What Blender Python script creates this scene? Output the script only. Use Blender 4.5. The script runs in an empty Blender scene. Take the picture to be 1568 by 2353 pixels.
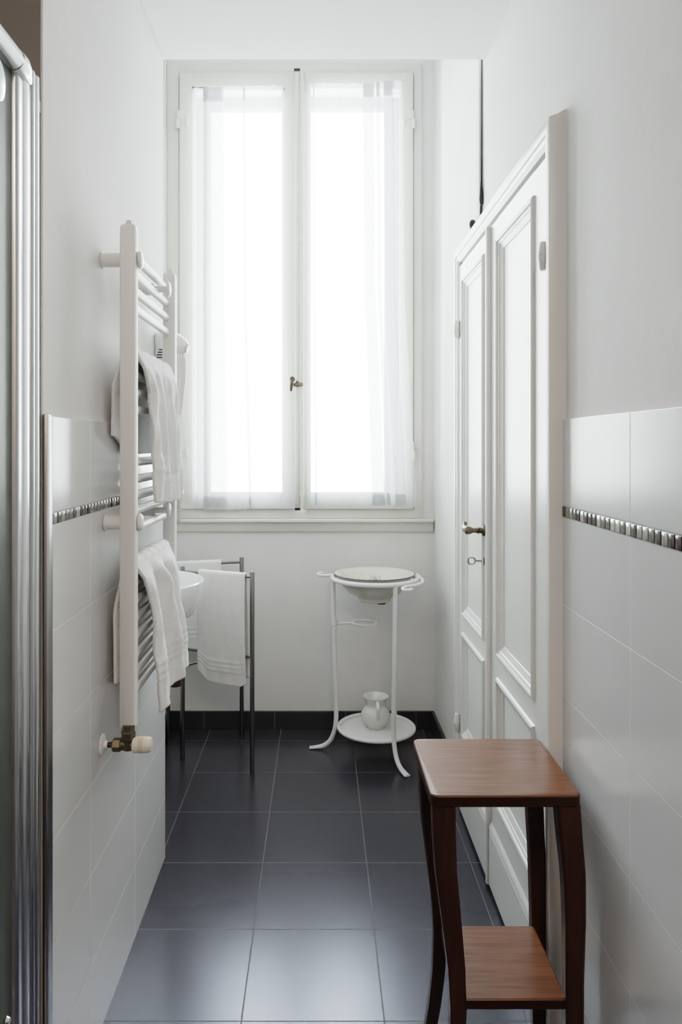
import bpy, bmesh, math, random
from mathutils import Vector, Matrix
random.seed(7)
PI = math.pi
sc = bpy.context.scene
COL = sc.collection
H = 1.33                       # camera height
FPX, PX, PY = 1741.0, 735.0, 1022.0

def at(x, y, Y):               # photograph pixel at depth Y -> point
    return Vector(((x - PX) * Y / FPX, Y, H - (y - PY) * Y / FPX))

# ------------------------------------------------------------------ materials
def nodes(name):
    m = bpy.data.materials.new(name); m.use_nodes = True
    nt = m.node_tree; b = nt.nodes['Principled BSDF']
    return m, nt, b

def mat(name, col, rough=.5, metal=0, bump=0, bscale=60, var=0, vscale=4, coat=0, spec=.5, trans=0):
    m, nt, b = nodes(name)
    b.inputs['Base Color'].default_value = (*col, 1)
    b.inputs['Roughness'].default_value = rough
    b.inputs['Metallic'].default_value = metal
    b.inputs['Coat Weight'].default_value = coat
    b.inputs['Specular IOR Level'].default_value = spec
    b.inputs['Transmission Weight'].default_value = trans
    tc = nt.nodes.new('ShaderNodeTexCoord')
    if var:
        n = nt.nodes.new('ShaderNodeTexNoise'); n.inputs['Scale'].default_value = vscale; n.inputs['Detail'].default_value = 6
        nt.links.new(tc.outputs['Object'], n.inputs['Vector'])
        r = nt.nodes.new('ShaderNodeValToRGB')
        r.color_ramp.elements[0].position = .3; r.color_ramp.elements[1].position = .7
        r.color_ramp.elements[0].color = (*[c * (1 - var) for c in col], 1)
        r.color_ramp.elements[1].color = (*[min(1, c * (1 + var * .4)) for c in col], 1)
        nt.links.new(n.outputs['Fac'], r.inputs['Fac']); nt.links.new(r.outputs['Color'], b.inputs['Base Color'])
    if bump:
        n2 = nt.nodes.new('ShaderNodeTexNoise'); n2.inputs['Scale'].default_value = bscale; n2.inputs['Detail'].default_value = 5
        nt.links.new(tc.outputs['Object'], n2.inputs['Vector'])
        bp = nt.nodes.new('ShaderNodeBump'); bp.inputs['Strength'].default_value = bump; bp.inputs['Distance'].default_value = .01
        nt.links.new(n2.outputs['Fac'], bp.inputs['Height']); nt.links.new(bp.outputs['Normal'], b.inputs['Normal'])
    return m

def tile_mat(name, axes, loc, w, h, mortar, c1, c2, cm, rough, bump=.25, grout_rough=.8, wob=.0, spec=.5, tint=(1, 1, 1)):
    m, nt, b = nodes(name)
    b.inputs['Specular Tint'].default_value = (*tint, 1)
    tc = nt.nodes.new('ShaderNodeTexCoord'); sx = nt.nodes.new('ShaderNodeSeparateXYZ'); cx = nt.nodes.new('ShaderNodeCombineXYZ')
    nt.links.new(tc.outputs['Object'], sx.inputs[0])
    nt.links.new(sx.outputs[axes[0]], cx.inputs[0]); nt.links.new(sx.outputs[axes[1]], cx.inputs[1])
    mp = nt.nodes.new('ShaderNodeMapping'); mp.inputs['Location'].default_value = (-loc[0], -loc[1], 0)
    nt.links.new(cx.outputs[0], mp.inputs['Vector'])
    br = nt.nodes.new('ShaderNodeTexBrick'); br.offset = 0; br.squash = 1
    for k, v in (('Scale', 1), ('Mortar Size', mortar), ('Mortar Smooth', .3), ('Brick Width', w), ('Row Height', h), ('Bias', 0)):
        br.inputs[k].default_value = v
    br.inputs['Color1'].default_value = (*c1, 1); br.inputs['Color2'].default_value = (*c2, 1); br.inputs['Mortar'].default_value = (*cm, 1)
    nt.links.new(mp.outputs[0], br.inputs['Vector'])
    nt.links.new(br.outputs['Color'], b.inputs['Base Color'])
    b.inputs['Specular IOR Level'].default_value = spec
    mr = nt.nodes.new('ShaderNodeMapRange'); mr.inputs['To Min'].default_value = rough; mr.inputs['To Max'].default_value = grout_rough
    nt.links.new(br.outputs['Fac'], mr.inputs['Value']); nt.links.new(mr.outputs[0], b.inputs['Roughness'])
    inv = nt.nodes.new('ShaderNodeMath'); inv.operation = 'SUBTRACT'; inv.inputs[0].default_value = 1
    nt.links.new(br.outputs['Fac'], inv.inputs[1])
    bp = nt.nodes.new('ShaderNodeBump'); bp.inputs['Strength'].default_value = bump; bp.inputs['Distance'].default_value = .002
    nt.links.new(inv.outputs[0], bp.inputs['Height'])
    if wob:
        n = nt.nodes.new('ShaderNodeTexNoise'); n.inputs['Scale'].default_value = 14; n.inputs['Detail'].default_value = 8
        nt.links.new(tc.outputs['Object'], n.inputs['Vector'])
        b2 = nt.nodes.new('ShaderNodeBump'); b2.inputs['Strength'].default_value = wob; b2.inputs['Distance'].default_value = .01
        nt.links.new(n.outputs['Fac'], b2.inputs['Height']); nt.links.new(bp.outputs[0], b2.inputs['Normal'])
        nt.links.new(b2.outputs[0], b.inputs['Normal'])
    else:
        nt.links.new(bp.outputs[0], b.inputs['Normal'])
    return m

def wood_mat(name, axis='X'):
    m, nt, b = nodes(name)
    tc = nt.nodes.new('ShaderNodeTexCoord'); mp = nt.nodes.new('ShaderNodeMapping')
    s = {'X': (3, 30, 30), 'Z': (30, 30, 2.5), 'D': (5, 60, 20)}[axis]
    mp.inputs['Scale'].default_value = s
    if axis == 'D': mp.inputs['Rotation'].default_value = (0, 0, 1.0)
    nt.links.new(tc.outputs['Object'], mp.inputs['Vector'])
    n = nt.nodes.new('ShaderNodeTexNoise'); n.inputs['Scale'].default_value = 1.6; n.inputs['Detail'].default_value = 9; n.inputs['Distortion'].default_value = .6
    nt.links.new(mp.outputs[0], n.inputs['Vector'])
    r = nt.nodes.new('ShaderNodeValToRGB')
    e = r.color_ramp.elements
    if axis == 'Z':
        e[0].color = (.022, .0075, .004, 1); e[1].color = (.06, .02, .009, 1)
    else:
        e[0].color = (.105, .036, .014, 1); e[1].color = (.185, .070, .028, 1)
    e[0].position = .32; e[1].position = .7
    nt.links.new(n.outputs['Fac'], r.inputs['Fac']); nt.links.new(r.outputs['Color'], b.inputs['Base Color'])
    if axis == 'D':                         # shade put into the colour: side faces darker than upward ones
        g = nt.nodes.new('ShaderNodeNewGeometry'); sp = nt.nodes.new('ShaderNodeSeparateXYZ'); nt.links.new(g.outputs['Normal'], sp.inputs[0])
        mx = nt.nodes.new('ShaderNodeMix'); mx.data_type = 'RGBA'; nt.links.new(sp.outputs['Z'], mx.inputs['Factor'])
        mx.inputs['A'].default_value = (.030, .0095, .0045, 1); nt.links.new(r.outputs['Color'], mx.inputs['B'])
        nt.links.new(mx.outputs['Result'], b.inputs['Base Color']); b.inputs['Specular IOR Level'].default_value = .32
    n2 = nt.nodes.new('ShaderNodeTexNoise'); n2.inputs['Scale'].default_value = 9; n2.inputs['Detail'].default_value = 4
    nt.links.new(tc.outputs['Object'], n2.inputs['Vector'])
    mr = nt.nodes.new('ShaderNodeMapRange'); mr.inputs['To Min'].default_value = .27; mr.inputs['To Max'].default_value = .45
    nt.links.new(n2.outputs['Fac'], mr.inputs['Value']); nt.links.new(mr.outputs[0], b.inputs['Roughness'])
    return m

def sheer_mat(name, transp):
    m, nt, b = nodes(name); nt.nodes.remove(b)
    out = nt.nodes['Material Output']
    tc = nt.nodes.new('ShaderNodeTexCoord'); mp = nt.nodes.new('ShaderNodeMapping'); mp.inputs['Scale'].default_value = (420, 420, 25)
    nt.links.new(tc.outputs['Object'], mp.inputs['Vector'])
    n = nt.nodes.new('ShaderNodeTexNoise'); n.inputs['Scale'].default_value = 1; n.inputs['Detail'].default_value = 3
    nt.links.new(mp.outputs[0], n.inputs['Vector'])
    mr = nt.nodes.new('ShaderNodeMapRange'); mr.inputs['From Min'].default_value = .3; mr.inputs['From Max'].default_value = .7
    mr.inputs['To Min'].default_value = transp - .1; mr.inputs['To Max'].default_value = transp + .1
    nt.links.new(n.outputs['Fac'], mr.inputs['Value'])
    tr = nt.nodes.new('ShaderNodeBsdfTransparent'); tl = nt.nodes.new('ShaderNodeBsdfTranslucent'); df = nt.nodes.new('ShaderNodeBsdfDiffuse')
    tl.inputs['Color'].default_value = (.50, .515, .53, 1); df.inputs['Color'].default_value = (.9, .91, .92, 1)
    a = nt.nodes.new('ShaderNodeMixShader'); a.inputs[0].default_value = .5
    nt.links.new(tl.outputs[0], a.inputs[1]); nt.links.new(df.outputs[0], a.inputs[2])
    c = nt.nodes.new('ShaderNodeMixShader'); nt.links.new(mr.outputs[0], c.inputs[0])
    nt.links.new(a.outputs[0], c.inputs[1]); nt.links.new(tr.outputs[0], c.inputs[2])
    nt.links.new(c.outputs[0], out.inputs['Surface'])
    return m

def pane_mat(name):
    m, nt, b = nodes(name); nt.nodes.remove(b)
    out = nt.nodes['Material Output']
    tr = nt.nodes.new('ShaderNodeBsdfTransparent'); gl = nt.nodes.new('ShaderNodeBsdfGlossy'); gl.inputs['Roughness'].default_value = .03
    tr.inputs['Color'].default_value = (.95, .97, .96, 1)
    fr = nt.nodes.new('ShaderNodeLayerWeight'); fr.inputs['Blend'].default_value = .25
    c = nt.nodes.new('ShaderNodeMixShader')
    nt.links.new(fr.outputs['Fresnel'], c.inputs[0]); nt.links.new(tr.outputs[0], c.inputs[1]); nt.links.new(gl.outputs[0], c.inputs[2])
    nt.links.new(c.outputs[0], out.inputs['Surface'])
    return m

def mosaic_mat(name):
    m, nt, b = nodes(name)
    g = nt.nodes.new('ShaderNodeNewGeometry'); r = nt.nodes.new('ShaderNodeValToRGB'); r.color_ramp.interpolation = 'CONSTANT'
    cols = [(0, (.05, .035, .035)), (.3, (.16, .155, .145)), (.45, (.34, .335, .31)), (.62, (.09, .07, .072)), (.78, (.55, .55, .53)), (.9, (.24, .235, .22))]
    e = r.color_ramp.elements
    e[0].position, e[0].color = 0, (*cols[0][1], 1); e[1].position, e[1].color = cols[1][0], (*cols[1][1], 1)
    for p, c in cols[2:]:
        x = e.new(p); x.color = (*c, 1)
    nt.links.new(g.outputs['Random Per Island'], r.inputs['Fac']); nt.links.new(r.outputs['Color'], b.inputs['Base Color'])
    b.inputs['Metallic'].default_value = .55; b.inputs['Roughness'].default_value = .14
    return m

M = {}
M['plaster'] = mat('plaster', (.80, .784, .765), .75, bump=.14, bscale=18, var=.06, vscale=3.5)
M['ceiling'] = mat('ceiling_paint', (.82, .82, .83), .8, bump=.05, bscale=20)
M['dark_wall'] = mat('room_behind', (.30, .28, .26), .8)
M['shade_wall'] = mat('shaded_shower_wall', (.22, .20, .185), .7, bump=.1, bscale=30)  # shade of the walls turned from the window, put into a darker colour
M['lacquer'] = mat('white_lacquer', (.80, .79, .765), .32, bump=.05, bscale=25, var=.02, vscale=6)
M['window_paint'] = mat('cream_window_paint', (.70, .688, .635), .4, bump=.06, bscale=30, var=.03, vscale=8)
M['stone'] = mat('outer_surround', (.14, .147, .155), .8, bump=.2, bscale=40)
M['floor'] = tile_mat('floor_tiles', (0, 1), (.1495, 2.4115), .3305, .3318, .0019, (.036, .034, .042), (.042, .040, .049), (.105, .105, .11), .255, .3, .7, wob=.006, spec=.8, tint=(.74, .79, 1))
M['tile_l'] = tile_mat('wall_tiles_left', (1, 2), (1.6455, -.002), .3997, .197, .0014, (.71, .705, .70), (.725, .72, .715), (.82, .81, .80), .2, .5, .6)
M['tile_r'] = tile_mat('wall_tiles_right', (1, 2), (1.293, -.002), .3997, .197, .0014, (.71, .705, .71), (.725, .72, .725), (.80, .79, .78), .22, .5, .6, spec=.3)
M['tile_l_top'] = tile_mat('wall_tiles_left_top', (1, 2), (1.6455, .9), .3997, .6, .0014, (.71, .705, .70), (.725, .72, .715), (.78, .77, .76), .2, .5, .6)
M['tile_r_top'] = tile_mat('wall_tiles_right_top', (1, 2), (1.293, .9), .3997, .6, .0016, (.71, .705, .71), (.725, .72, .725), (.42, .40, .38), .22, .5, .6, spec=.3)
M['tile_edge'] = mat('tile_plain', (.78, .775, .77), .2)
M['base'] = tile_mat('skirting_tiles', (0, 1), (.12, 0.02), .3305, .3318, .0014, (.03, .03, .033), (.036, .036, .04), (.2, .2, .2), .35, .3)
M['mosaic'] = mosaic_mat('glass_mosaic')
M['grout'] = mat('grout', (.72, .71, .69), .8)
M['chrome'] = mat('chrome', (.64, .65, .66), .24, 1)
M['trim_metal'] = mat('dull_metal', (.30, .28, .27), .28, 1)
M['steel'] = mat('brushed_steel', (.24, .235, .235), .35, 1)
M['enamel_rad'] = mat('radiator_enamel', (.84, .825, .805), .38)
M['bronze'] = mat('old_brass', (.135, .112, .08), .36, .85)
M['darkpipe'] = mat('dark_copper', (.06, .035, .03), .4, .6)
M['cream'] = mat('cream_plastic', (.78, .70, .60), .4)
M['tan'] = mat('tan_plastic', (.66, .56, .43), .5)
M['white_plastic'] = mat('white_plastic', (.80, .80, .79), .28)
M['grey_plastic'] = mat('grey_plastic', (.62, .61, .57), .45)
M['black'] = mat('black_rubber', (.012, .011, .011), .5)
M['towel'] = mat('white_terry', (.93, .92, .91), .95, bump=.5, bscale=420, var=.03, vscale=40, spec=.1)
M['ceramic'] = mat('ceramic', (.86, .86, .86), .08, coat=.5)
M['iron'] = mat('white_painted_iron', (.80, .80, .795), .4, bump=.05, bscale=60)
M['enamel'] = mat('cream_enamel', (.69, .67, .60), .22, coat=.3)
M['rimdark'] = mat('worn_rim', (.07, .055, .045), .6, var=.3, vscale=60)
M['vial'] = mat('grey_metal', (.42, .43, .44), .22, 1)
M['porcelain'] = mat('porcelain', (.78, .775, .75), .18, coat=.4)
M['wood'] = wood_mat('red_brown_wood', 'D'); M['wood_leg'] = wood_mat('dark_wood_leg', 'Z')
M['sheer'] = sheer_mat('sheer_voile', .46)
M['pane'] = pane_mat('window_pane')
M['rod'] = mat('brown_rod', (.12, .085, .06), .5)
M['label'] = mat('brown_tag', (.16, .06, .03), .7)
M['frost'] = mat('frosted_glass', (.17, .19, .165), .38, trans=.55)

# ------------------------------------------------------------------ mesh helpers
class MB:
    def __init__(s): s.bm = bmesh.new()
    def box(s, x0, x1, y0, y1, z0, z1, bev=0, seg=2):
        t = bmesh.new()
        vs = [t.verts.new((x, y, z)) for x in (x0, x1) for y in (y0, y1) for z in (z0, z1)]
        for f in ((0, 1, 3, 2), (4, 6, 7, 5), (0, 4, 5, 1), (2, 3, 7, 6), (0, 2, 6, 4), (1, 5, 7, 3)):
            t.faces.new([vs[i] for i in f])
        if bev: bmesh.ops.bevel(t, geom=list(t.edges), offset=bev, segments=seg, profile=.5, affect='EDGES')
        s.join(t); return s
    def join(s, t):
        me = bpy.data.meshes.new('tmp'); t.to_mesh(me); s.bm.from_mesh(me); bpy.data.meshes.remove(me); t.free()
    def tube(s, pts, r, seg=12, closed=False, caps=True, flat=None, up=None):
        pts = [Vector(p) for p in pts]; n = len(pts)
        rr = r if isinstance(r, (list, tuple)) else [r] * n
        rings = []; prev = None
        for i, p in enumerate(pts):
            if closed: d = pts[(i + 1) % n] - pts[i - 1]
            else: d = pts[min(i + 1, n - 1)] - pts[max(i - 1, 0)]
            d.normalize()
            if prev is None:
                a = Vector(up) if up else (Vector((0, 0, 1)) if abs(d.z) < .9 else Vector((1, 0, 0)))
            else: a = prev
            a = (a - d * a.dot(d)).normalized(); b = d.cross(a); prev = a
            fa, fb = flat[i] if isinstance(flat, list) else (flat or (1, 1))
            rings.append([s.bm.verts.new(p + a * math.cos(2 * PI * k / seg) * rr[i] * fa + b * math.sin(2 * PI * k / seg) * rr[i] * fb) for k in range(seg)])
        for i in range(n if closed else n - 1):
            A, B = rings[i], rings[(i + 1) % n]
            for k in range(seg): s.bm.faces.new((A[k], A[(k + 1) % seg], B[(k + 1) % seg], B[k]))
        if caps and not closed:
            s.bm.faces.new(rings[0][::-1]); s.bm.faces.new(rings[-1])
        return s
    def lathe(s, prof, c, axis='Z', seg=40, sx=1, sy=1, sign=1):
        c = Vector(c); rings = []
        for r, h in prof:
            ring = []
            for k in range(seg):
                a = 2 * PI * k / seg; u, v = math.cos(a) * r * sx, math.sin(a) * r * sy
                q = {'Z': (u, v, h), 'X': (h * sign, u, v), 'Y': (u, h * sign, v)}[axis]
                ring.append(s.bm.verts.new(c + Vector(q)))
            rings.append(ring)
        for A, B in zip(rings, rings[1:]):
            for k in range(seg): s.bm.faces.new((A[k], A[(k + 1) % seg], B[(k + 1) % seg], B[k]))
        s.bm.faces.new(rings[0][::-1]); s.bm.faces.new(rings[-1])
        return s
    def loops(s, loops, closed=True, fill_last=False):
        L = [[s.bm.verts.new(p) for p in l] for l in loops]
        for A, B in zip(L, L[1:]):
            n = len(A)
            for k in range(n if closed else n - 1): s.bm.faces.new((A[k], A[(k + 1) % n], B[(k + 1) % n], B[k]))
        if fill_last: s.bm.faces.new(L[-1])
        return s
    def grid(s, fn, nu, nv, skip=None):
        V = [[s.bm.verts.new(fn(i / nu, j / nv)) for j in range(nv + 1)] for i in range(nu + 1)]
        for i in range(nu):
            for j in range(nv): s.bm.faces.new((V[i][j], V[i + 1][j], V[i + 1][j + 1], V[i][j + 1]))
        return s
    def prism(s, poly, x0, x1, axis='X'):
        def q(a, b, t): return {'X': (t, a, b), 'Y': (a, t, b), 'Z': (a, b, t)}[axis]
        A = [s.bm.verts.new(q(a, b, x0)) for a, b in poly]; B = [s.bm.verts.new(q(a, b, x1)) for a, b in poly]
        n = len(poly)
        for k in range(n): s.bm.faces.new((A[k], A[(k + 1) % n], B[(k + 1) % n], B[k]))
        s.bm.faces.new(A[::-1]); s.bm.faces.new(B); return s
    def build(s, name, m, parent=None, loc=None, smooth=True, angle=38, solid=0, sub=0):
        bm = s.bm
        bmesh.ops.recalc_face_normals(bm, faces=list(bm.faces))
        base = Vector(WL[parent.name]) if parent else Vector(loc or (0, 0, 0))
        if base.length: bmesh.ops.translate(bm, verts=list(bm.verts), vec=-base)
        lim = math.radians(angle)
        for f in bm.faces: f.smooth = smooth
        for e in bm.edges:
            if len(e.link_faces) == 2 and e.calc_face_angle(0) > lim: e.smooth = False
        me = bpy.data.meshes.new(name); bm.to_mesh(me); bm.free()
        o = bpy.data.objects.new(name, me); COL.objects.link(o)
        me.materials.append(M[m] if isinstance(m, str) else m)
        if parent: o.parent = parent
        else: o.location = base
        WL[o.name] = tuple(base)
        if solid:
            md = o.modifiers.new('thickness', 'SOLIDIFY'); md.thickness = solid; md.offset = 0
        if sub:
            md = o.modifiers.new('smooth', 'SUBSURF'); md.levels = sub; md.render_levels = sub
        return o
WL = {}
def thing(name, label, cat, loc, group=None, kind=None):
    o = bpy.data.objects.new(name, None); COL.objects.link(o); o.location = loc; WL[o.name] = tuple(loc)
    o.empty_display_size = .05
    tag(o, label, cat, group, kind); return o
def tag(o, label=None, cat=None, group=None, kind=None):
    for k, v in (('label', label), ('category', cat), ('group', group), ('kind', kind)):
        if v: o[k] = v
    return o
def lab(o, text): o['label'] = text; return o
def smooth_path(ctrl, n=8):
    P = [Vector(p) for p in ctrl]; P = [P[0] * 2 - P[1]] + P + [P[-1] * 2 - P[-2]]; out = []
    for i in range(1, len(P) - 2):
        for k in range(n):
            t = k / n; a, b, c, d = P[i - 1], P[i], P[i + 1], P[i + 2]
            out.append(.5 * ((2 * b) + (c - a) * t + (2 * a - 5 * b + 4 * c - d) * t * t + (3 * b - a - 3 * c + d) * t ** 3))
    out.append(P[-2]); return out
def lerp(a, b, t): return a + (b - a) * t
def interp(tab, x):
    if x <= tab[0][0]: return tab[0][1]
    for (a, va), (b, vb) in zip(tab, tab[1:]):
        if x <= b: 
            t = (x - a) / (b - a); return va + (vb - va) * t
    return tab[-1][1]
def sstep(a, b, x):
    t = min(1, max(0, (x - a) / (b - a))); return t * t * (3 - 2 * t)

# ------------------------------------------------------------------ setting
ZC, YS = 2.576, 2.45           # low ceiling and where it stops before the window bay
XT, XR = -.4985, .530          # faces of the left and right wall tiles
o = MB().box(-1.45, .75, -1.6, 3.9, -.1, 0).build('floor', 'floor', smooth=False)
tag(o, 'dark slate grey square floor tiles with a soft window glare', 'floor', kind='structure')
o = MB().box(-1.45, .75, -1.6, YS, ZC, 3.55).build('ceiling', 'ceiling', smooth=False)
tag(o, 'plain white low ceiling ending before the window', 'ceiling', kind='structure')
o = MB().box(-.9, .75, YS, 3.9, 3.42, 3.55).build('ceiling_bay', 'ceiling', smooth=False)
tag(o, 'higher white ceiling over the window bay', 'ceiling', kind='structure')

wl = MB().box(-1.3, -.505, 1.379, 2.4425, 0, ZC, .004, 1).build('wall_left', 'plaster', smooth=False)
tag(wl, 'white plaster left wall behind the towel radiator, tiled below', 'wall', kind='structure')
MB().box(-.506, XT, 1.4135, 2.4425, 0, 1.180).build('tile_panel', 'tile_l', wl, smooth=False)
MB().box(-.506, XT, 1.4135, 2.4425, 1.203, 1.383, .0015).build('tile_panel', 'tile_l_top', wl, smooth=False)
def mosaic(parent, xs, xf, y0, y1, z0, z1):
    MB().box(xs, xf + (.001 if xf < 0 else -.001) * -1, y0, y1, z0 - .001, z1 + .001).build('mosaic_grout', 'grout', parent, smooth=False)
    b = MB(); y = y0; sgn = 1 if xf < 0 else -1
    while y + .0205 < y1:
        xa, xb = sorted((xs, xf + sgn * .0014)); b.box(xa, xb, y, y + .0212, z0 + .0012, z1 - .0012, .0016, 3); y += .0229
    b.build('mosaic_band', 'mosaic', parent, smooth=True, angle=60)
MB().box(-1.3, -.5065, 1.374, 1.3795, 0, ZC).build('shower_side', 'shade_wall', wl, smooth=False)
mosaic(wl, -.506, XT, 1.415, 2.442, 1.180, 1.203)
o = MB().box(-.506, -.4965, 1.378, 1.411, 0, 1.386, .003).build('corner_trim', 'trim_metal', wl, smooth=True); lab(o, 'dark metal edge strip on the tile corner')
o = MB().box(-.815, -.715, 2.40, 3.6, 0, 3.55).build('wall_bay_left', 'plaster', smooth=False)
tag(o, 'white side wall of the window bay behind the washbasin', 'wall', kind='structure')

wr = MB().box(.537, .70, -1.6, 3.6, 0, 3.55).build('wall_right', 'plaster', smooth=False)
tag(wr, 'white plaster right wall above the tiles and the double door', 'wall', kind='structure')
MB().box(XR, .538, -1.6, 1.655, 0, 1.1725).build('tile_panel', 'tile_r', wr, smooth=False)
MB().box(XR, .538, -1.6, 1.655, 1.1975, 1.386, .0015).build('tile_panel', 'tile_r_top', wr, smooth=False)
mosaic(wr, .538, XR, -.2, 1.654, 1.1725, 1.1975)

b = MB()
b.box(-.83, -.655, 3.557, 3.87, 0, 3.55).box(.425, .70, 3.557, 3.87, 0, 3.55).box(-.655, .425, 3.557, 3.87, 0, 1.0).box(-.655, .425, 3.557, 3.87, 3.07, 3.55)
wb = b.build('wall_back', 'plaster', smooth=False); tag(wb, 'white plaster end wall around and below the window', 'wall', kind='structure')
o = MB().box(-1.45, -1.35, -1.6, 1.5, 0, ZC).build('wall_shower', 'shade_wall', smooth=False); tag(o, 'wall inside the shower, its shade put into the grey colour', 'wall', kind='structure')
o = MB().box(-1.45, .75, -1.7, -1.6, 0, ZC).build('wall_front', 'dark_wall', smooth=False); tag(o, 'plain wall behind the viewer', 'wall', kind='structure')

# skirting of dark tiles
o = MB().box(-.715, .537, 3.545, 3.558, 0, .082, .002).build('baseboard_back', 'base', smooth=False); tag(o, 'dark tile skirting along the window wall', 'baseboard', kind='structure')
o = MB().box(.524, .538, 2.86, 3.545, 0, .082, .002).build('baseboard_right', 'base', smooth=False); tag(o, 'dark tile skirting between the door and the window wall', 'baseboard', kind='structure')
o = MB().box(-.716, -.703, 2.45, 3.545, 0, .082, .002).build('baseboard_left', 'base', smooth=False); tag(o, 'dark tile skirting under the washbasin', 'baseboard', kind='structure')

# ------------------------------------------------------------------ window
win = thing('window_1', 'tall white two-sash casement window with old bolt rod', 'window', (-.117, 3.557, .98), kind='structure')
YF = 3.54
def fx(x, Y=YF): return (x - PX) * Y / FPX
def fz(y, Y=YF): return H - (y - PY) * Y / FPX
def ringbox(b, X0, X1, Z0, Z1, x0, x1, z0, z1, y0, y1, bev):
    b.box(X0, x0, y0, y1, Z0, Z1, bev).box(x1, X1, y0, y1, Z0, Z1, bev)
    b.box(x0 - .003, x1 + .003, y0, y1, z1, Z1, bev).box(x0 - .003, x1 + .003, y0, y1, Z0, z0, bev)
b = MB(); ringbox(b, -.7145, fx(970), fz(1192), fz(146), fx(411), fx(951), fz(1170), fz(167), YF, 3.60, .003)
b.build('window_frame', 'window_paint', win)
b = MB(); ringbox(b, -.66, .43, 1.0, 3.07, -.553, .327, 1.078, 3.022, 3.80, 3.865, .004)
o = b.build('outer_frame', 'stone', win); lab(o, 'grey outer surround seen through the panes')
def sash(x0, x1, ox0, ox1, zt, oz, hx, side):
    ys = 3.524
    b = MB(); ringbox(b, fx(x0, ys), fx(x1, ys), fz(1170, ys), fz(166, ys), fx(ox0, ys), fx(ox1, ys), fz(1136, ys), fz(oz, ys), ys, 3.575, .003)
    e = .010                                   # glazing bead inside the opening
    ringbox(b, fx(ox0, ys) - .001, fx(ox1, ys) + .001, fz(1136, ys) - .001, fz(oz, ys) + .001, fx(ox0, ys) + e, fx(ox1, ys) - e, fz(1136, ys) + e, fz(oz, ys) - e, ys + .012, ys + .03, .002)
    s_ = b.build('sash', 'window_paint', win)
    MB().box(fx(ox0, ys), fx(ox1, ys), 3.552, 3.556, fz(1136, ys), fz(oz, ys)).build('pane', 'pane', s_, smooth=False)
    for y in (283, 1046):
        b = MB(); cx = fx(hx, 3.515); cz = fz(y, 3.515)
        b.tube([(cx, 3.521, cz - .021), (cx, 3.521, cz + .021)], .0085, 12)
        b.box(min(cx, cx + side * .026), max(cx, cx + side * .026), 3.518, 3.526, cz + .022, cz + .062, .0025)
        b.box(cx + side * .045 - .006, cx + side * .045 + .006, 3.518, 3.526, cz - .015, cz + .03, .002)
        b.box(cx - .001 + side * .0095, cx + .0012 + side * .0095, 3.519, 3.525, cz - .022, cz + .022)
        o = b.build('hinge', 'window_paint', s_)
    return s_
sL = sash(412, 678, 443, 653, 166, 198, 407, 1)
sR = sash(698, 950, 710, 925, 166, 194, 952, -1)
b = MB()
b.box(fx(677, 3.512), fx(700, 3.512), 3.512, 3.526, fz(1172, 3.512), fz(160, 3.512), .003)
b.box(fx(679, 3.505), fx(689, 3.505), 3.505, 3.514, fz(1160, 3.505), fz(166, 3.505), .003)
o = b.build('meeting_strip', 'window_paint', win)
b = MB().box(fx(676, 3.51), fx(690, 3.51), 3.508, 3.53, fz(163, 3.51), fz(157.5, 3.51)).box(fx(678, 3.5), fx(690, 3.5), 3.499, 3.53, fz(1173, 3.5), fz(1167.5, 3.5))
o = b.build('bolt_keeper', 'black', win); lab(o, 'black bolt slots at top and bottom')
b = MB(); rx = fx(694, 3.497)
b.tube([(rx, 3.498, fz(1173, 3.497)), (rx, 3.498, fz(162, 3.497))], .0068, 14)
for y0, y1 in ((190, 198), (545, 556), (820, 831), (934, 946), (1128, 1140)):
    b.tube([(rx, 3.498, fz(y1, 3.497)), (rx, 3.498, fz(y0, 3.497))], .0098, 14)
rod = b.build('bolt_rod', 'window_paint', win)
b = MB()
b.tube([(rx, 3.495, fz(883, 3.49)), (fx(684, 3.48), 3.475, fz(884, 3.48)), (fx(676, 3.47), 3.468, fz(884, 3.47))], [.009, .010, .008], 12)
b.tube([(fx(684, 3.48), 3.478, fz(876, 3.48)), (fx(684, 3.48), 3.478, fz(889, 3.48))], .008, 12)
b.tube([(fx(672, 3.46), 3.45, fz(871, 3.46)), (fx(672, 3.46), 3.478, fz(871, 3.46))], [.0115, .0125], 16)
b.tube([(fx(671, 3.46), 3.472, fz(872, 3.46)), (fx(669, 3.46), 3.474, fz(888, 3.46)), (fx(668, 3.46), 3.478, fz(898, 3.46))], [.007, .0085, .006], 10)
o = b.build('window_handle', 'bronze', rod); lab(o, 'worn brass turning handle')
# sill
prof = [(3.56, fz(1192)), (3.515, fz(1192)), (3.512, fz(1193.5)), (3.512, fz(1198)), (3.515, fz(1199.5)), (3.533, fz(1200)), (3.534, fz(1203)), (3.539, fz(1214)), (3.540, fz(1220)), (3.543, fz(1222)), (3.56, fz(1222))]
b = MB().prism([(a, c) for a, c in prof], -.714, .530, 'X')
b.build('window_sill', 'window_paint', win)

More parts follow.
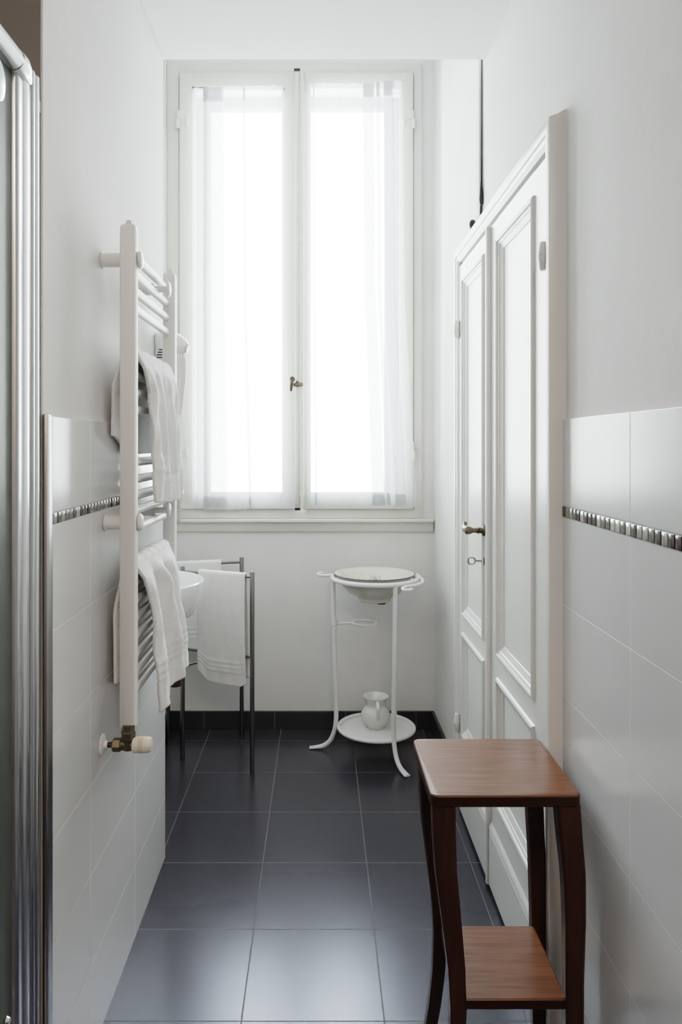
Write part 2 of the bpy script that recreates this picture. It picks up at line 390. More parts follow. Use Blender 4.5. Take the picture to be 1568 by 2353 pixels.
# ------------------------------------------------------------------ sheer curtains
def curtain(name, label, L, R, T, Bt, folds, seed, amp):
    rnd = random.Random(seed); yb = 3.492
    t_ = thing(name, label, 'curtain', (fx((L[0] + R[0]) / 2, yb), yb, fz(Bt, yb)))
    ph = [(rnd.uniform(8, 60), rnd.uniform(0, 6.3), rnd.uniform(.3, 1)) for _ in range(7)]
    gath = [(rnd.random(), rnd.uniform(.008, .02)) for _ in range(9)]
    def P(s, t, dy=0):
        f = interp(folds, s)
        l = interp([(0, L[0]), (.5, L[1]), (1, L[2])], t); r = interp([(0, R[0]), (.5, R[1]), (1, R[2])], t)
        xx = l + (r - l) * f
        d = sum(a * math.sin(k * s + p + .6 * math.sin(3 * t + p)) for k, p, a in ph) / 4
        top = math.exp(-t * 9)
        g = sum(math.exp(-((s - c) / w) ** 2) for c, w in gath)
        lay = interp([(a, c) for a, c in layers], s)
        xx += 1.6 * math.sin(14 * s + 2.2 * t + seed) * (1 - abs(2 * s - 1)) * min(1, t * 3)
        yy = yb - .004 - .006 * amp * d * (.35 + t) - .006 * g * top - lay - .004 * t
        zy = lerp(T, Bt, t) + (2.2 * math.sin(9 * s + seed) * t) + 1.2 * math.sin(70 * s + seed) * (1 - t) * top
        return Vector((fx(xx, yb), yy + dy, fz(zy, yb)))
    # cloth doubled back on itself lies in three layers
    layers = [(0, 0)]
    for (a, fa), (b_, fb) in zip(folds, folds[1:]):
        layers.append((b_, layers[-1][1] + (.007 if fb < fa else 0)))
    MB().grid(P, 150, 60).build('voile', 'sheer', t_)
    MB().grid(lambda s, t: P(s, .972 + .0283 * t, -.0022), 150, 3).build('hem', 'sheer', t_)
    MB().grid(lambda s, t: P(s, .034 * t, -.0022), 150, 4).build('heading', 'sheer', t_)
    return t_
curtain('sheer_curtain', 'sheer white voile curtain on the left sash, below a brown rod', (444, 444, 443), (653, 655, 679), 204, 1168,
        [(0, 0), (.24, .34), (.33, .11), (.42, .16), (.47, .12), (.70, .58), (.73, .55), (.86, .80), (1, 1)], 3, 1)
curtain('sheer_curtain', 'sheer white voile curtain on the right sash, nearer the double door', (710, 711, 714), (923, 928, 956), 195, 1161,
        [(0, 0), (.08, .06), (.10, .045), (.50, .70), (.57, .575), (.66, .76), (.71, .72), (.85, .90), (.90, .80), (1, 1)], 5, 1)
r_ = thing('curtain_rod', 'thin brown rod along the top of the left sash', 'rod', tuple(at(445, 203, 3.505)))
MB().tube([at(444, 202, 3.505), at(653, 204, 3.505)], .004, 10).build('rod', 'rod', r_)
MB().tube([at(442.5, 202, 3.505), at(446, 202, 3.505)], .006, 10).build('rod_end', 'bronze', r_)
MB().tube([at(651, 204, 3.505), at(654.5, 204, 3.505)], .006, 10).build('rod_end', 'bronze', r_)

# ------------------------------------------------------------------ double door
door = thing('door_1', 'white panelled double door in a moulded casing', 'door', (.52, 2.249, 0), kind='structure')
Y0, Y1, ZT = 1.66, 2.838, 2.050
b = MB(); loops = []
for d, x in [(-.012, .538), (-.009, .530), (-.004, .520), (-.001, .508), (0, .504), (.003, .5025), (.027, .5035), (.030, .509), (.033, .506), (.041, .507), (.046, .511), (.050, .515), (.0505, .530), (.062, .534)]:
    zt = ZT - d
    loops.append([(x, Y0 + d, 0), (x, Y0 + d, zt), (x, Y1 - d, zt), (x, Y1 - d, 0)])
b.loops(loops, closed=False); b.build('casing', 'lacquer', door, angle=30)
XD = .515
def panel(leaf, y0, y1, z0, z1):
    loops = []
    for d, x in [(-.004, XD + .004), (0, XD - .001), (.002, XD - .006), (.007, XD - .0085), (.012, XD - .006), (.014, XD - .001), (.017, XD - .003), (.021, XD - .001), (.023, XD + .002), (.0375, XD + .008), (.039, XD + .0105)]:
        loops.append([(x, y0 + d, z0 + d), (x, y1 - d, z0 + d), (x, y1 - d, z1 - d), (x, y0 + d, z1 - d)])
    MB().loops(loops, True, True).build('panel', 'lacquer', leaf, angle=20)
def leaf(y0, y1, p0, p1, hy):
    b = MB(); zb, zt = .012, 1.985
    rows = [(.285, .657), (.718, 1.927)]
    b.box(XD, .530, y0, p0, zb, zt, .0012, 1).box(XD, .530, p1, y1, zb, zt, .0012, 1)
    b.box(XD, .530, p0 - .002, p1 + .002, zb, rows[0][0]).box(XD, .530, p0 - .002, p1 + .002, rows[0][1], rows[1][0]).box(XD, .530, p0 - .002, p1 + .002, rows[1][1], zt)
    b.box(.528, .533, y0 + .002, y1 - .002, zb, zt)
    lf = b.build('door_leaf', 'lacquer', door, smooth=False)
    for z0, z1 in rows: panel(lf, p0, p1, z0, z1)
    pl = [(XD + .001, .014), (XD - .008, .014), (XD - .008, .170), (XD - .006, .176), (XD - .0085, .184), (XD - .006, .192), (XD - .001, .200), (XD + .001, .202)]
    MB().prism([(a, c) for a, c in pl], y0 + .001, y1 - .001, 'Y').build('plinth', 'lacquer', lf, smooth=False)
    for z in (1.755, .310):
        cz = z
        b = MB(); q = [(-.032, .007), (-.030, .0085), (-.004, .0120), (-.0015, .0120), (-.001, .0105), (.001, .0105), (.0015, .0120), (.004, .0120), (.030, .0085), (.032, .007)]
        b.lathe([(r, cz + h) for h, r in q], (.5045, hy - .004 if hy < 2 else hy, 0), seg=16)
        b.build('hinge', 'lacquer', lf)
    return lf
near_leaf = leaf(1.712, 2.271, 1.812, 2.192, 1.712)
far_leaf = leaf(2.286, 2.787, 2.366, 2.722, 2.787)
b = MB().prism([(.516, 2.271), (.504, 2.271), (.501, 2.275), (.500, 2.285), (.502, 2.294), (.508, 2.300), (.516, 2.301)], .012, 1.983, 'Z')
b.build('meeting_bead', 'lacquer', far_leaf, angle=50)
hz, hy = 1.062, 2.372
b = MB().lathe([(.019, 0), (.019, .003), (.016, .006), (.010, .008), (.0085, .014), (.0115, .018), (.0085, .022), (.0075, .034), (.0105, .040), (.0125, .046), (.0125, .056), (.009, .060)], (XD, hy, hz), 'X', 20, sign=-1)
b.tube(smooth_path([(XD - .052, hy - .004, hz), (XD - .053, hy + .015, hz + .001), (XD - .053, hy + .038, hz), (XD - .052, hy + .055, hz + .003), (XD - .049, hy + .064, hz + .010), (XD - .045, hy + .067, hz + .017)], 6), .0085, 12, flat=(1.25, .8))
o = b.build('door_handle', 'bronze', far_leaf); lab(o, 'old brass lever handle')
kz, ky = .966, 2.376
b = MB().prism([(ky + .011 * math.cos(a) * (1 + .12 * math.cos(4 * a)), kz + .030 * math.sin(a)) for a in [2 * PI * k / 24 for k in range(24)]], XD - .003, XD + .001, 'X')
b.tube([(XD - .001, ky, kz), (XD - .008, ky, kz)], .006, 12)
o = b.build('keyhole_plate', 'bronze', far_leaf); lab(o, 'small metal keyhole plate')
k_ = thing('key', 'small old metal key standing in the keyhole below the door handle', 'key', (XD - .008, ky, kz))
MB().tube([(XD - .0085, ky, kz), (XD - .028, ky, kz + .001)], .0025, 10).lathe([(.003, .016), (.0045, .018), (.003, .020)], (XD, ky, kz), 'X', 10, sign=-1).build('shaft', 'steel', k_)
MB().tube(smooth_path([(XD - .027, ky, kz), (XD - .030, ky, kz + .008), (XD - .044, ky, kz + .010), (XD - .049, ky, kz), (XD - .044, ky, kz - .010), (XD - .030, ky, kz - .008), (XD - .027, ky, kz)], 5), .0022, 8).build('bow', 'steel', k_)

# cover strip and cable on the right wall beside the low ceiling
o = MB().box(.527, .538, 2.500, 2.575, 2.088, 3.42, .003).build('trim_1', 'plaster'); tag(o, 'white upright cover strip above the door', 'trim', kind='structure')
c_ = thing('cable', 'black cable running down the right wall to the door casing top', 'cable', (.53, 2.487, 2.10))
MB().tube([(.534, 2.486, 3.42), (.533, 2.487, 2.9), (.533, 2.488, 2.4), (.532, 2.489, 2.17), (.530, 2.492, 2.07)], [.0016, .0016, .0022, .0035, .004], 10).build('cord', 'black', c_)
MB().lathe([(.002, 2.115), (.006, 2.122), (.0075, 2.135), (.0065, 2.155), (.0045, 2.175), (.003, 2.195)], (.531, 2.487, 0), seg=14).build('plug', 'black', c_)
c2 = MB().lathe([(.002, 2.068), (.009, 2.072), (.012, 2.082), (.011, 2.094), (.006, 2.101)], (.525, 2.600, 0), seg=16).build('cable_stopper', 'black', loc=(.525, 2.6, 2.07))
tag(c2, 'round black stopper lying on the door casing top edge', 'stopper')

# ------------------------------------------------------------------ towel radiator
rad = thing('towel_radiator', 'white tubular towel radiator on the left wall holding two towels', 'radiator', (-.439, 1.98, .66))
XP, YA, YB = -.439, 1.728, 2.203
def post(y, zt, zb):
    w, d = .018, .030
    sec = [(-w, 0), (-w + .003, -.003 + .003), (w - .006, 0), (w - .001, .004), (w, .010), (w, d - .004), (w - .004, d), (-w + .004, d), (-w, d - .004), (-w, .003)]
    sec = [(-w, .003), (-w + .003, 0), (w - .007, 0), (w - .002, .003), (w, .009), (w, d - .004), (w - .004, d), (-w + .004, d), (-w, d - .004)]
    b = MB(); rings = []
    for z, k in ((zb, .8), (zb + .004, 1), (zt - .012, 1), (zt - .004, .93), (zt, .72)):
        rings.append([(XP + a * k, y + d / 2 + (c - d / 2) * k, z) for a, c in sec])
    b.loops(rings, True, True); b.bm.faces.new([v for v in list(b.bm.verts)[:len(sec)]][::-1])
    p_ = b.build('post', 'enamel_rad', rad)
    o = MB().lathe([(.011, zt - .002), (.011, zt + .002), (.0065, zt + .003), (.0065, zt + .010), (.004, zt + .011)], (XP, y + d / 2, 0), seg=14).build('plug', 'cream', p_)
    return p_
post(YA, 1.835, .682); post(YB, 1.832, .682)
BX = -.447
barz = [1.783, 1.741, 1.700, 1.658, 1.540, 1.498, 1.456, 1.415, 1.2886, 1.247, 1.209, 1.172, 1.128, 1.040, .998, .954, .911, .868, .825, .783, .740]
for z in barz:
    MB().tube([(BX, YA + .022, z), (BX, YB + .006, z)], .0108, 16).build('bar', 'enamel_rad', rad)
for z in (1.758, 1.150):
    for y in (1.757, 2.085):
        b = MB().lathe([(.0185, 0), (.0185, .003), (.0165, .004), (.0165, .047)], (-.5045 if z > 1.4 else -.4975, y, z), 'X', 20)
        b.lathe([(.0085, .030), (.0085, .079)], (-.4975, y, z), 'X', 14)
        br = b.build('wall_bracket', 'enamel_rad', rad)
        o = MB().lathe([(.015, 0), (.0185, .001), (.019, .004), (.016, .008), (.008, .010)], (-.4200, y, z), 'X', 22, sy=1.1).build('bracket_cap', 'white_plastic', br)
# thermostat valve
vx, vy, vz = XP + .002, YA + .002, .645
b = MB().lathe([(.0135, .656), (.016, .659), (.0165, .674), (.0145, .678), (.0145, .690)], (vx, vy, 0), seg=6)
b.lathe([(.0125, -.020), (.0125, .012)], (vx, vy, vz), 'X', 18).lathe([(.0115, .634), (.0130, .645), (.0130, .662)], (vx, vy, 0), seg=18)
b.lathe([(.0135, -.0355), (.0155, -.0335), (.0155, -.018), (.0130, -.0155)], (vx, vy, vz), 'X', 6)
val = b.build('valve', 'bronze', rad, angle=25); lab(val, 'bronze coloured valve body')
MB().tube([(-.485, vy, vz), (vx - .034, vy, vz)], .0064, 14).build('pipe', 'darkpipe', val)
MB().lathe([(.0245, 0), (.0245, .002), (.019, .005), (.0095, .007), (.0085, .013), (.007, .014)], (-.4978, vy, vz), 'X', 28).build('wall_rosette', 'white_plastic', val)
MB().lathe([(.0150, .010), (.0175, .012), (.0180, .024)], (vx, vy, vz), 'X', 22).lathe([(.0180, .036), (.0178, .044), (.0160, .052), (.009, .0535)], (vx, vy, vz), 'X', 22).build('valve_head', 'cream', val)
MB().lathe([(.0181, .024), (.0185, .0245), (.0185, .0355), (.0181, .036)], (vx, vy, vz), 'X', 22).build('valve_collar', 'tan', val)

# ------------------------------------------------------------------ towels over the radiator
def noise(x, y, s): return math.sin(x * 3.1 + s) * math.sin(y * 2.3 + 1.7 * s) + .5 * math.sin(x * 7.7 + y * 4.1 + 2.9 * s)
def rad_towel(label, zbar, zfront, zback, near, far, xfront, folds, seed, hemz, nearkick):
    o_top = zbar + .0125
    t_ = thing('bath_towel', label, 'towel', (-.43, 1.98, zfront), 'towels over the radiator')
    Lb, Lf = o_top - zback, o_top - zfront; arc = .055
    tot = Lb + Lf + arc
    def P(u, v, thick=0):
        d = v * tot
        if d < Lb:
            q = 1 - d / Lb; z = o_top - .006 - (Lb - d)
            x = -.463 - .020 * sstep(0, .45, q) - .004 * math.sin(5 * u + seed) * q; nx = -1; fq = -q
        elif d < Lb + arc:
            a = (d - Lb) / arc * PI
            x = BX - math.cos(a) * .0165; z = o_top - .006 + math.sin(a) * .012; fq = 0; nx = 0
        else:
            q = (d - Lb - arc) / Lf; z = o_top - .006 - q * Lf
            x = -.4305 + interp(xfront, q); fq = q; nx = 1
        if fq >= 0: y = lerp(interp(near, fq), interp(far, fq), u)
        else: y = lerp(1.776, 2.185, u)
        if fq > 0:
            fo = 0
            for c, w, a, sl in folds:
                cc = c + sl * fq
                fo += a * math.exp(-((u - cc) / w) ** 2)
            x += fo * sstep(0, .22, fq) + .003 * noise(6 * u, 5 * fq, seed) * sstep(0, .3, fq)
            y += .006 * noise(4 * u, 4 * fq, seed + 2) * sstep(0, .3, fq)
            for hb in hemz:
                x += .0022 * (1 if abs((fq * Lf) - (Lf - hb)) < .006 else 0)
            z += .006 * math.sin(6 * u + seed) * fq - nearkick * (1 - u) * fq
        elif fq == 0:
            z += .004 * sum(math.exp(-((u - c) / (w * .6)) ** 2) for c, w, a, sl in folds)
        else:
            z += .045 * sstep(.55, 0, u) ** 2 * (-fq)
        return Vector((x, y, z))
    MB().grid(P, 70, 150).build('cloth', 'towel', t_, solid=.007, angle=180)
    return t_
rad_towel('white terry towel bunched over the upper bars of the radiator', 1.540, 1.187, 1.312,
          [(0, 1.780), (.12, 1.815), (.25, 1.850), (1, 1.858)], [(0, 2.185), (.2, 2.195), (1, 2.205)],
          [(0, 0), (.1, .012), (.4, .016), (.8, .024), (1, .026)],
          [(.10, .07, .010, .02), (.33, .06, .012, .05), (.55, .05, -.012, .05), (.72, .05, .010, .03), (.93, .06, .008, 0)], 1.3, [.085, .098, .111], .0)
rad_towel('white terry towel draped over the lower bars of the radiator', 1.040, .702, .730,
          [(0, 1.772), (.1, 1.80), (.3, 1.835), (1, 1.842)], [(0, 2.150), (.2, 2.19), (1, 2.215)],
          [(0, 0), (.1, .012), (.4, .024), (.8, .036), (1, .040)],
          [(.08, .08, .012, .05), (.30, .05, -.014, .10), (.46, .07, .022, .14), (.64, .05, -.012, .12), (.80, .07, .012, .1)], 4.1, [.075, .092, .112], .012)

# ------------------------------------------------------------------ hair dryer on the left wall behind the radiator
hd = thing('hair_dryer', 'white wall-mounted hair dryer hanging behind the radiator', 'hair dryer', (-.47, 2.30, 1.45))
b = MB()
hp = [(-.503, 2.345, 1.650), (-.482, 2.345, 1.648), (-.460, 2.345, 1.644), (-.440, 2.345, 1.638), (-.420, 2.345, 1.631), (-.411, 2.345, 1.628)]
b.tube(hp, [.030, .036, .037, .033, .027, .024], 26, flat=[(1, 1), (1, 1), (1, 1), (1, 1), (.9, 1), (.75, 1.1)])
body = b.build('dryer_body', 'white_plastic', hd)
b = MB()
for k in range(4): b.box(-.4985 + .003 * k, -.4790, 2.3035, 2.3062, 1.594 + k * .008, 1.597 + k * .008)
o = b.build('air_vent', 'black', body); lab(o, 'dark slotted air intake')
MB().tube([(-.413, 2.345, 1.6285), (-.4065, 2.345, 1.626)], [.0245, .023], 26, flat=[(.68, 1.12), (.60, 1.12)]).build('nozzle', 'grey_plastic', body)
MB().tube(smooth_path([(-.450, 2.345, 1.640), (-.434, 2.345, 1.605), (-.430, 2.345, 1.575), (-.431, 2.345, 1.53), (-.436, 2.345, 1.47), (-.441, 2.345, 1.43)], 6), [.017] * 20 + [.015] * 11, 20, flat=(1, .8)).build('dryer_handle', 'white_plastic', hd)
b = MB(); n = 760; ctrl = smooth_path([(-.441, 2.345, 1.435), (-.440, 2.350, 1.33), (-.439, 2.350, 1.20), (-.4385, 2.350, 1.120), (-.441, 2.352, 1.098), (-.447, 2.358, 1.092), (-.453, 2.362, 1.110), (-.456, 2.362, 1.25)], 60)
pts = []
for i in range(n):
    f = i / (n - 1) * (len(ctrl) - 1); k = int(min(f, len(ctrl) - 2)); p = ctrl[k].lerp(ctrl[k + 1], f - k)
    a = i * .9; pts.append(p + Vector((.0075 * math.cos(a), .0075 * math.sin(a), 0)))
b.tube(pts, .0026, 6); b.build('coiled_cord', 'grey_plastic', hd)
MB().box(-.506, -.474, 2.305, 2.385, 1.583, 1.674, .013, 4).build('wall_holder', 'white_plastic', hd)

# ------------------------------------------------------------------ washbasin
wbn = thing('washbasin', 'small white ceramic washbasin on the bay wall behind the lower towel', 'washbasin', (-.715, 2.79, .66))
C = (-.665, 2.79, 0)
prof = [(.10, .675), (.16, .685), (.20, .705), (.225, .745), (.236, .79), (.240, .822), (.240, .828), (.236, .832), (.228, .832), (.222, .826), (.205, .77), (.17, .72), (.10, .703), (.02, .700)]
b = MB().lathe(prof, C, seg=56, sx=.98, sy=1.0)
for v in b.bm.verts:
    if v.co.x < -.713: v.co.x = -.713
bowl = b.build('bowl', 'ceramic', wbn)
b = MB().box(-.7135, -.640, 2.62, 2.96, .690, .832, .008, 3); b.build('back_deck', 'ceramic', wbn)
o = MB().tube(smooth_path([(-.60, 2.79, .70), (-.58, 2.79, .60), (-.535, 2.79, .52), (-.532, 2.79, .49)], 5), .012, 12).lathe([(.010, .440), (.022, .443), (.024, .452), (.022, .48), (.013, .492)], (-.532, 2.79, 0), seg=18).build('drain_trap', 'darkpipe', wbn); lab(o, 'dark metal drain trap')
b = MB().lathe([(.010, 0), (.010, .10)], (-.69, 2.79, .832), 'Z', 14); b.tube([(-.69, 2.79, .925), (-.61, 2.79, .905)], .008, 12); b.build('tap', 'chrome', wbn)

# ------------------------------------------------------------------ steel towel rack
rk = thing('towel_rack', 'brushed steel standing towel rack beside the washbasin', 'towel rack', (-.47, 3.27, 0))
A = Vector((-.273, 3.063, 0)); B = Vector((-.356, 3.458, 0)); Cc = Vector((-.579, 3.198, 0)); D = Vector((-.675, 3.368, 0))
def up(v, z): return Vector((v.x, v.y, z))
for p in (A, B, Cc, D):
    MB().lathe([(.0085, 0), (.0094, .002), (.0094, .812), (.0082, .816)], (p.x, p.y, 0), seg=18).build('leg', 'steel', rk)
for p, q, z, nm in ((A, Cc, .795, 'rail'), (B, D, .795, 'rail'), (A, Cc, .470, 'stretcher'), (B, D, .470, 'stretcher'), (Cc, B, .395, 'stretcher')):
    MB().tube([up(p, z), up(q, z)], .0058, 12).build(nm, 'steel', rk)
def rack_towel(label, p, q, s0, s1, zf, zb, seed, corner):
    d = (q - p).normalized(); n = Vector((d.y, -d.x, 0))
    if n.y > 0: n = -n
    P0, P1 = p.lerp(q, s0), p.lerp(q, s1); z0 = .795 + .0085
    Lf, Lb, arc = z0 - zf, z0 - zb, .034; tot = Lf + Lb + arc
    m_ = (P0 + P1) / 2
    t_ = thing('hand_towel', label, 'towel', (m_.x, m_.y, zf), 'towels on the steel rack')
    def P(u, v):
        s = v * tot
        base = P0.lerp(P1, u)
        if s < Lb:
            k = 1 - s / Lb; off = -.0105 - .010 * math.sin(k * 2) * .6; z = z0 - .004 - (Lb - s); z += corner * .4 * sstep(.75, 1, u) * k
        elif s < Lb + arc:
            a = (s - Lb) / arc * PI; off = -math.cos(a) * .0105; z = z0 - .004 + math.sin(a) * .0085; k = 0
        else:
            k = (s - Lb - arc) / Lf; z = z0 - .004 - k * Lf
            off = .0105 + .006 * math.sin(3 * k) + .0025 * noise(3 * u, 3 * k, seed) * k
            r = 1 - k
            for hb in (.055, .075, .095):
                if abs(k * Lf - (Lf - hb)) < .0055: off += .002
            z += corner * (sstep(.62, 1.0, u) ** 2 + .25 * sstep(.12, 0, u)) * sstep(.5, 1, k)
        q_ = base + n * off + d * (.006 * k * (u - .5) + .003 * math.sin(4 * k + seed) * k)
        return Vector((q_.x, q_.y, z))
    MB().grid(P, 36, 150).build('cloth', 'towel', t_, solid=.006, angle=180)
    return t_, n
t_, n_ = rack_towel('white hand towel hanging folded on the front rail of the steel rack', A, Cc, .085, .745, .352, .385, 2.0, .045)
p_ = A.lerp(Cc, .36) + n_ * -.004
MB().box(p_.x - .016, p_.x + .016, p_.y - .003, p_.y + .003, .346, .362, .001).build('care_label', 'label', t_)
rack_towel('white towel on the rear rail of the steel rack, partly behind the washbasin', B, D, .29, .93, .420, .45, 5.0, .01)

# ------------------------------------------------------------------ iron washstand
cx, cy = .240, 3.290
ws = thing('washstand', 'white iron tripod washstand holding an enamel bowl and a jug', 'washstand', (cx, cy, 0))
def circ(r, z, n=64, c=(cx, cy)): return [(c[0] + r * math.cos(2 * PI * k / n), c[1] + r * math.sin(2 * PI * k / n), z) for k in range(n)]
MB().tube(circ(.183, .752), .0105, 14, closed=True).build('bowl_ring', 'iron', ws)
LEG = [(.183, .748), (.180, .60), (.176, .40), (.170, .22), (.169, .14), (.176, .085), (.195, .040), (.225, .016), (.262, .008), (.285, .006)]
for deg in (175, -67, 54):
    a = math.radians(deg)
    pts = smooth_path([(cx + r * math.cos(a), cy + r * math.sin(a), z) for r, z in LEG], 7)
    n = len(pts); fl = [(1, 1) if i < n - 16 else (lerp(1, .38, (i - n + 16) / 15), lerp(1, 1.45, (i - n + 16) / 15)) for i in range(n)]
    MB().tube(pts, .0100, 14, flat=fl, up=(math.cos(a), math.sin(a), 0)).build('leg', 'iron', ws)
b = MB().lathe([(.02, .094), (.158, .094), (.163, .097), (.163, .100), (.02, .1015)], (cx + .006, cy, 0), seg=64)
b.tube(circ(.163, .104, 64, (cx + .006, cy)), .0085, 12, closed=True)
tray = b.build('tray', 'iron', ws)
def hz_pt(x, y, z=.757):
    Y = FPX * (H - z) / (y - PY); return ((x - PX) * Y / FPX, Y, z)
MB().tube(smooth_path([hz_pt(770, 1321.5), hz_pt(762, 1321.5), hz_pt(750, 1322.5), hz_pt(736, 1322), hz_pt(731, 1319.5), hz_pt(734, 1317.2), hz_pt(742, 1317)], 6), .0062, 12).build('hook', 'iron', ws)
MB().tube(smooth_path([hz_pt(955, 1321.5), hz_pt(960, 1321), hz_pt(966, 1327), hz_pt(972, 1334), hz_pt(968, 1340), hz_pt(953, 1345), hz_pt(935, 1348), hz_pt(926, 1352), hz_pt(928, 1355.5), hz_pt(938, 1356), hz_pt(947, 1354)], 6), .0062, 12).build('hook', 'iron', ws)
lx, ly = cx + .1765 * math.cos(math.radians(175)), cy + .1765 * math.sin(math.radians(175))
b = MB().lathe([(.0115, .525), (.0125, .528), (.0125, .535), (.0118, .537), (.0118, .541), (.0135, .543), (.0135, .568), (.0118, .570)], (lx, ly, 0), seg=16)
b.tube([(lx + .008, ly, .551), (lx + .085, ly, .5525)], .0048, 10)
b.tube(circ(.051, .553, 40, (lx + .132, ly)), .0042, 10, closed=True)
b.build('cup_ring', 'iron', ws)
# bowl
bw = thing('enamel_bowl', 'cream enamel bowl with worn dark rim set in the washstand ring', 'bowl', (cx, cy, .652))
bc = (cx - .003, cy, 0)
b = MB().lathe([(.058, .655), (.066, .652), (.070, .655), (.071, .666), (.078, .674), (.112, .692), (.140, .722), (.156, .752), (.166, .766), (.1745, .7705), (.1745, .7725), (.166, .770), (.153, .757), (.137, .727), (.110, .697), (.07, .672), (.03, .668), (.005, .667)], bc, seg=64)
b.build('bowl_body', 'enamel', bw)
b = MB(); pts = []
for k in range(97):
    a = PI * (.93 + 1.14 * k / 96); pts.append((bc[0] + .1748 * math.cos(a), bc[1] + .1748 * math.sin(a), .7718))
b.tube(pts, [(.0012 + .0011 * random.random()) * min(1, .15 + k / 10, .15 + (96 - k) / 10) for k in range(97)], 8)
o = b.build('rim', 'rimdark', bw); lab(o, 'chipped dark brown rim')
o = MB().lathe([(.002, .6512), (.016, .6512), (.017, .6535), (.013, .6545)], (cx + .022, cy - .058, 0), seg=14, sx=1.2).build('chip', 'rimdark', bw); lab(o, 'dark chipped spot under the bowl')
for i, (dx, lb) in enumerate(((-.011, 'small chrome cylinder in the bowl, the one on the window handle side'), (.0135, 'small chrome cylinder in the bowl, the one on the door side'))):
    m_ = thing('metal_vial', lb, 'cylinder', (cx - .001 + dx, cy, .668), 'metal cylinders in the bowl')
    MB().lathe([(.0095, .669), (.0105, .670), (.0105, .740)], (cx - .001 + dx, cy, 0), seg=20).build('body', 'vial', m_)
    MB().lathe([(.0108, .740), (.0110, .741), (.0110, .757), (.0095, .759)], (cx - .001 + dx, cy, 0), seg=20).build('cap', 'chrome', m_)
# jug
jx, jy, jz = .2434, 3.30, .1015
jg = thing('jug', 'white porcelain jug with handle standing on the washstand tray', 'jug', (jx, jy, jz))
prof = [(.036, 0), (.039, .001), (.0395, .005), (.050, .016), (.060, .033), (.0645, .050), (.0605, .067), (.0515, .080), (.0437, .090), (.0420, .099), (.0445, .112), (.0500, .124), (.0568, .1335), (.0560, .1345), (.0480, .123), (.0420, .111), (.0393, .099), (.041, .09), (.049, .079), (.056, .06), (.04, .016), (.01, .008)]
b = MB().lathe([(r, jz + .001 + h) for r, h in prof], (jx, jy, 0), seg=48)
for v in b.bm.verts:                      # pouring lip at the back
    k = sstep(.105, .134, v.co.z - jz); dx, dy = v.co.x - jx, v.co.y - jy
    if dy > 0 and k > 0:
        w = math.exp(-(dx / .018) ** 2) * k; v.co.y += .010 * w; v.co.z -= .003 * w
b.build('jug_body', 'porcelain', jg)
MB().tube(smooth_path([(jx + .003, jy - .048, jz + .124), (jx + .004, jy - .062, jz + .126), (jx + .005, jy - .076, jz + .112), (jx + .005, jy - .079, jz + .092), (jx + .005, jy - .073, jz + .070), (jx + .005, jy - .061, jz + .052)], 6), .0058, 12, flat=(.8, 1.35)).build('handle', 'porcelain', jg)

# ------------------------------------------------------------------ wooden side table
TZ = .660
tb = thing('side_table', 'red-brown wooden side table with lower shelf against the right wall', 'table', (.36, 1.587, 0))
def rrect(x0, x1, y0, y1, r, n=7):
    out = []
    for cx_, cy_, a0 in ((x1 - r, y1 - r, 0), (x0 + r, y1 - r, PI / 2), (x0 + r, y0 + r, PI), (x1 - r, y0 + r, 1.5 * PI)):
        for k in range(n + 1):
            a = a0 + PI / 2 * k / n; out.append((cx_ + r * math.cos(a), cy_ + r * math.sin(a)))
    return out
def slab(name, x0, x1, y0, y1, z0, z1, r, m):
    e = .0025; b = MB()
    L = []
    for ins, z in ((e, z0), (0, z0 + e), (0, z1 - e), (e * .4, z1 - e * .4), (e, z1)):
        L.append([(x, y, z) for x, y in rrect(x0 + ins, x1 - ins, y0 + ins, y1 - ins, r - ins * .5)])
    b.loops(L, True, True); b.bm.faces.new(list(b.bm.verts)[:len(L[0])][::-1])
    return b.build(name, m, tb, angle=30)
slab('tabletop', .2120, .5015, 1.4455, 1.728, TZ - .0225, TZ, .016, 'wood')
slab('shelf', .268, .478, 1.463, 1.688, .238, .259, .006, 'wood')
def tleg(cxs, y0, y1, ws_, flip):
    b = MB(); L = []
    n = 40
    for i in range(n + 1):
        z = .6385 * (1 - i / n)
        x = interp(cxs, .6385 - z); w = interp(ws_, .6385 - z) / 2
        yo = interp([(0, 0), (.15, -.004), (.35, .006), (.50, .006), (.6385, -.008)], .6385 - z) * flip
        d = interp([(0, .018), (.3, .016), (.6385, .013)], .6385 - z)
        yc = (y0 + y1) / 2 + yo; e = .004
        L.append([(x - w + e, yc - d, z), (x + w - e, yc - d, z), (x + w, yc - d + e, z), (x + w, yc + d - e, z), (x + w - e, yc + d, z), (x - w + e, yc + d, z), (x - w, yc + d - e, z), (x - w, yc - d + e, z)])
    b.loops(L, True, True); b.bm.faces.new(list(b.bm.verts)[:8][::-1])
    return b.build('leg', 'wood_leg', tb, angle=30)
cl = [(0, .2385), (.06, .2395), (.13, .243), (.22, .2535), (.32, .2645), (.40, .2685), (.48, .2655), (.56, .258), (.6385, .247)]
cr = [(0, .478), (.06, .482), (.13, .4885), (.22, .492), (.32, .4925), (.42, .493), (.52, .495), (.6385, .499)]
wl_ = [(0, .045), (.15, .040), (.35, .032), (.6385, .028)]; wr_ = [(0, .046), (.12, .043), (.35, .036), (.6385, .033)]
tleg(cl, 1.449, 1.487, wl_, 1); tleg(cr, 1.449, 1.487, wr_, 1)
tleg(cl, 1.685, 1.721, [(0, .036), (.35, .030), (.6385, .026)], -1); tleg([(a, x - .005) for a, x in cr], 1.685, 1.721, [(0, .038), (.35, .032), (.6385, .029)], -1)

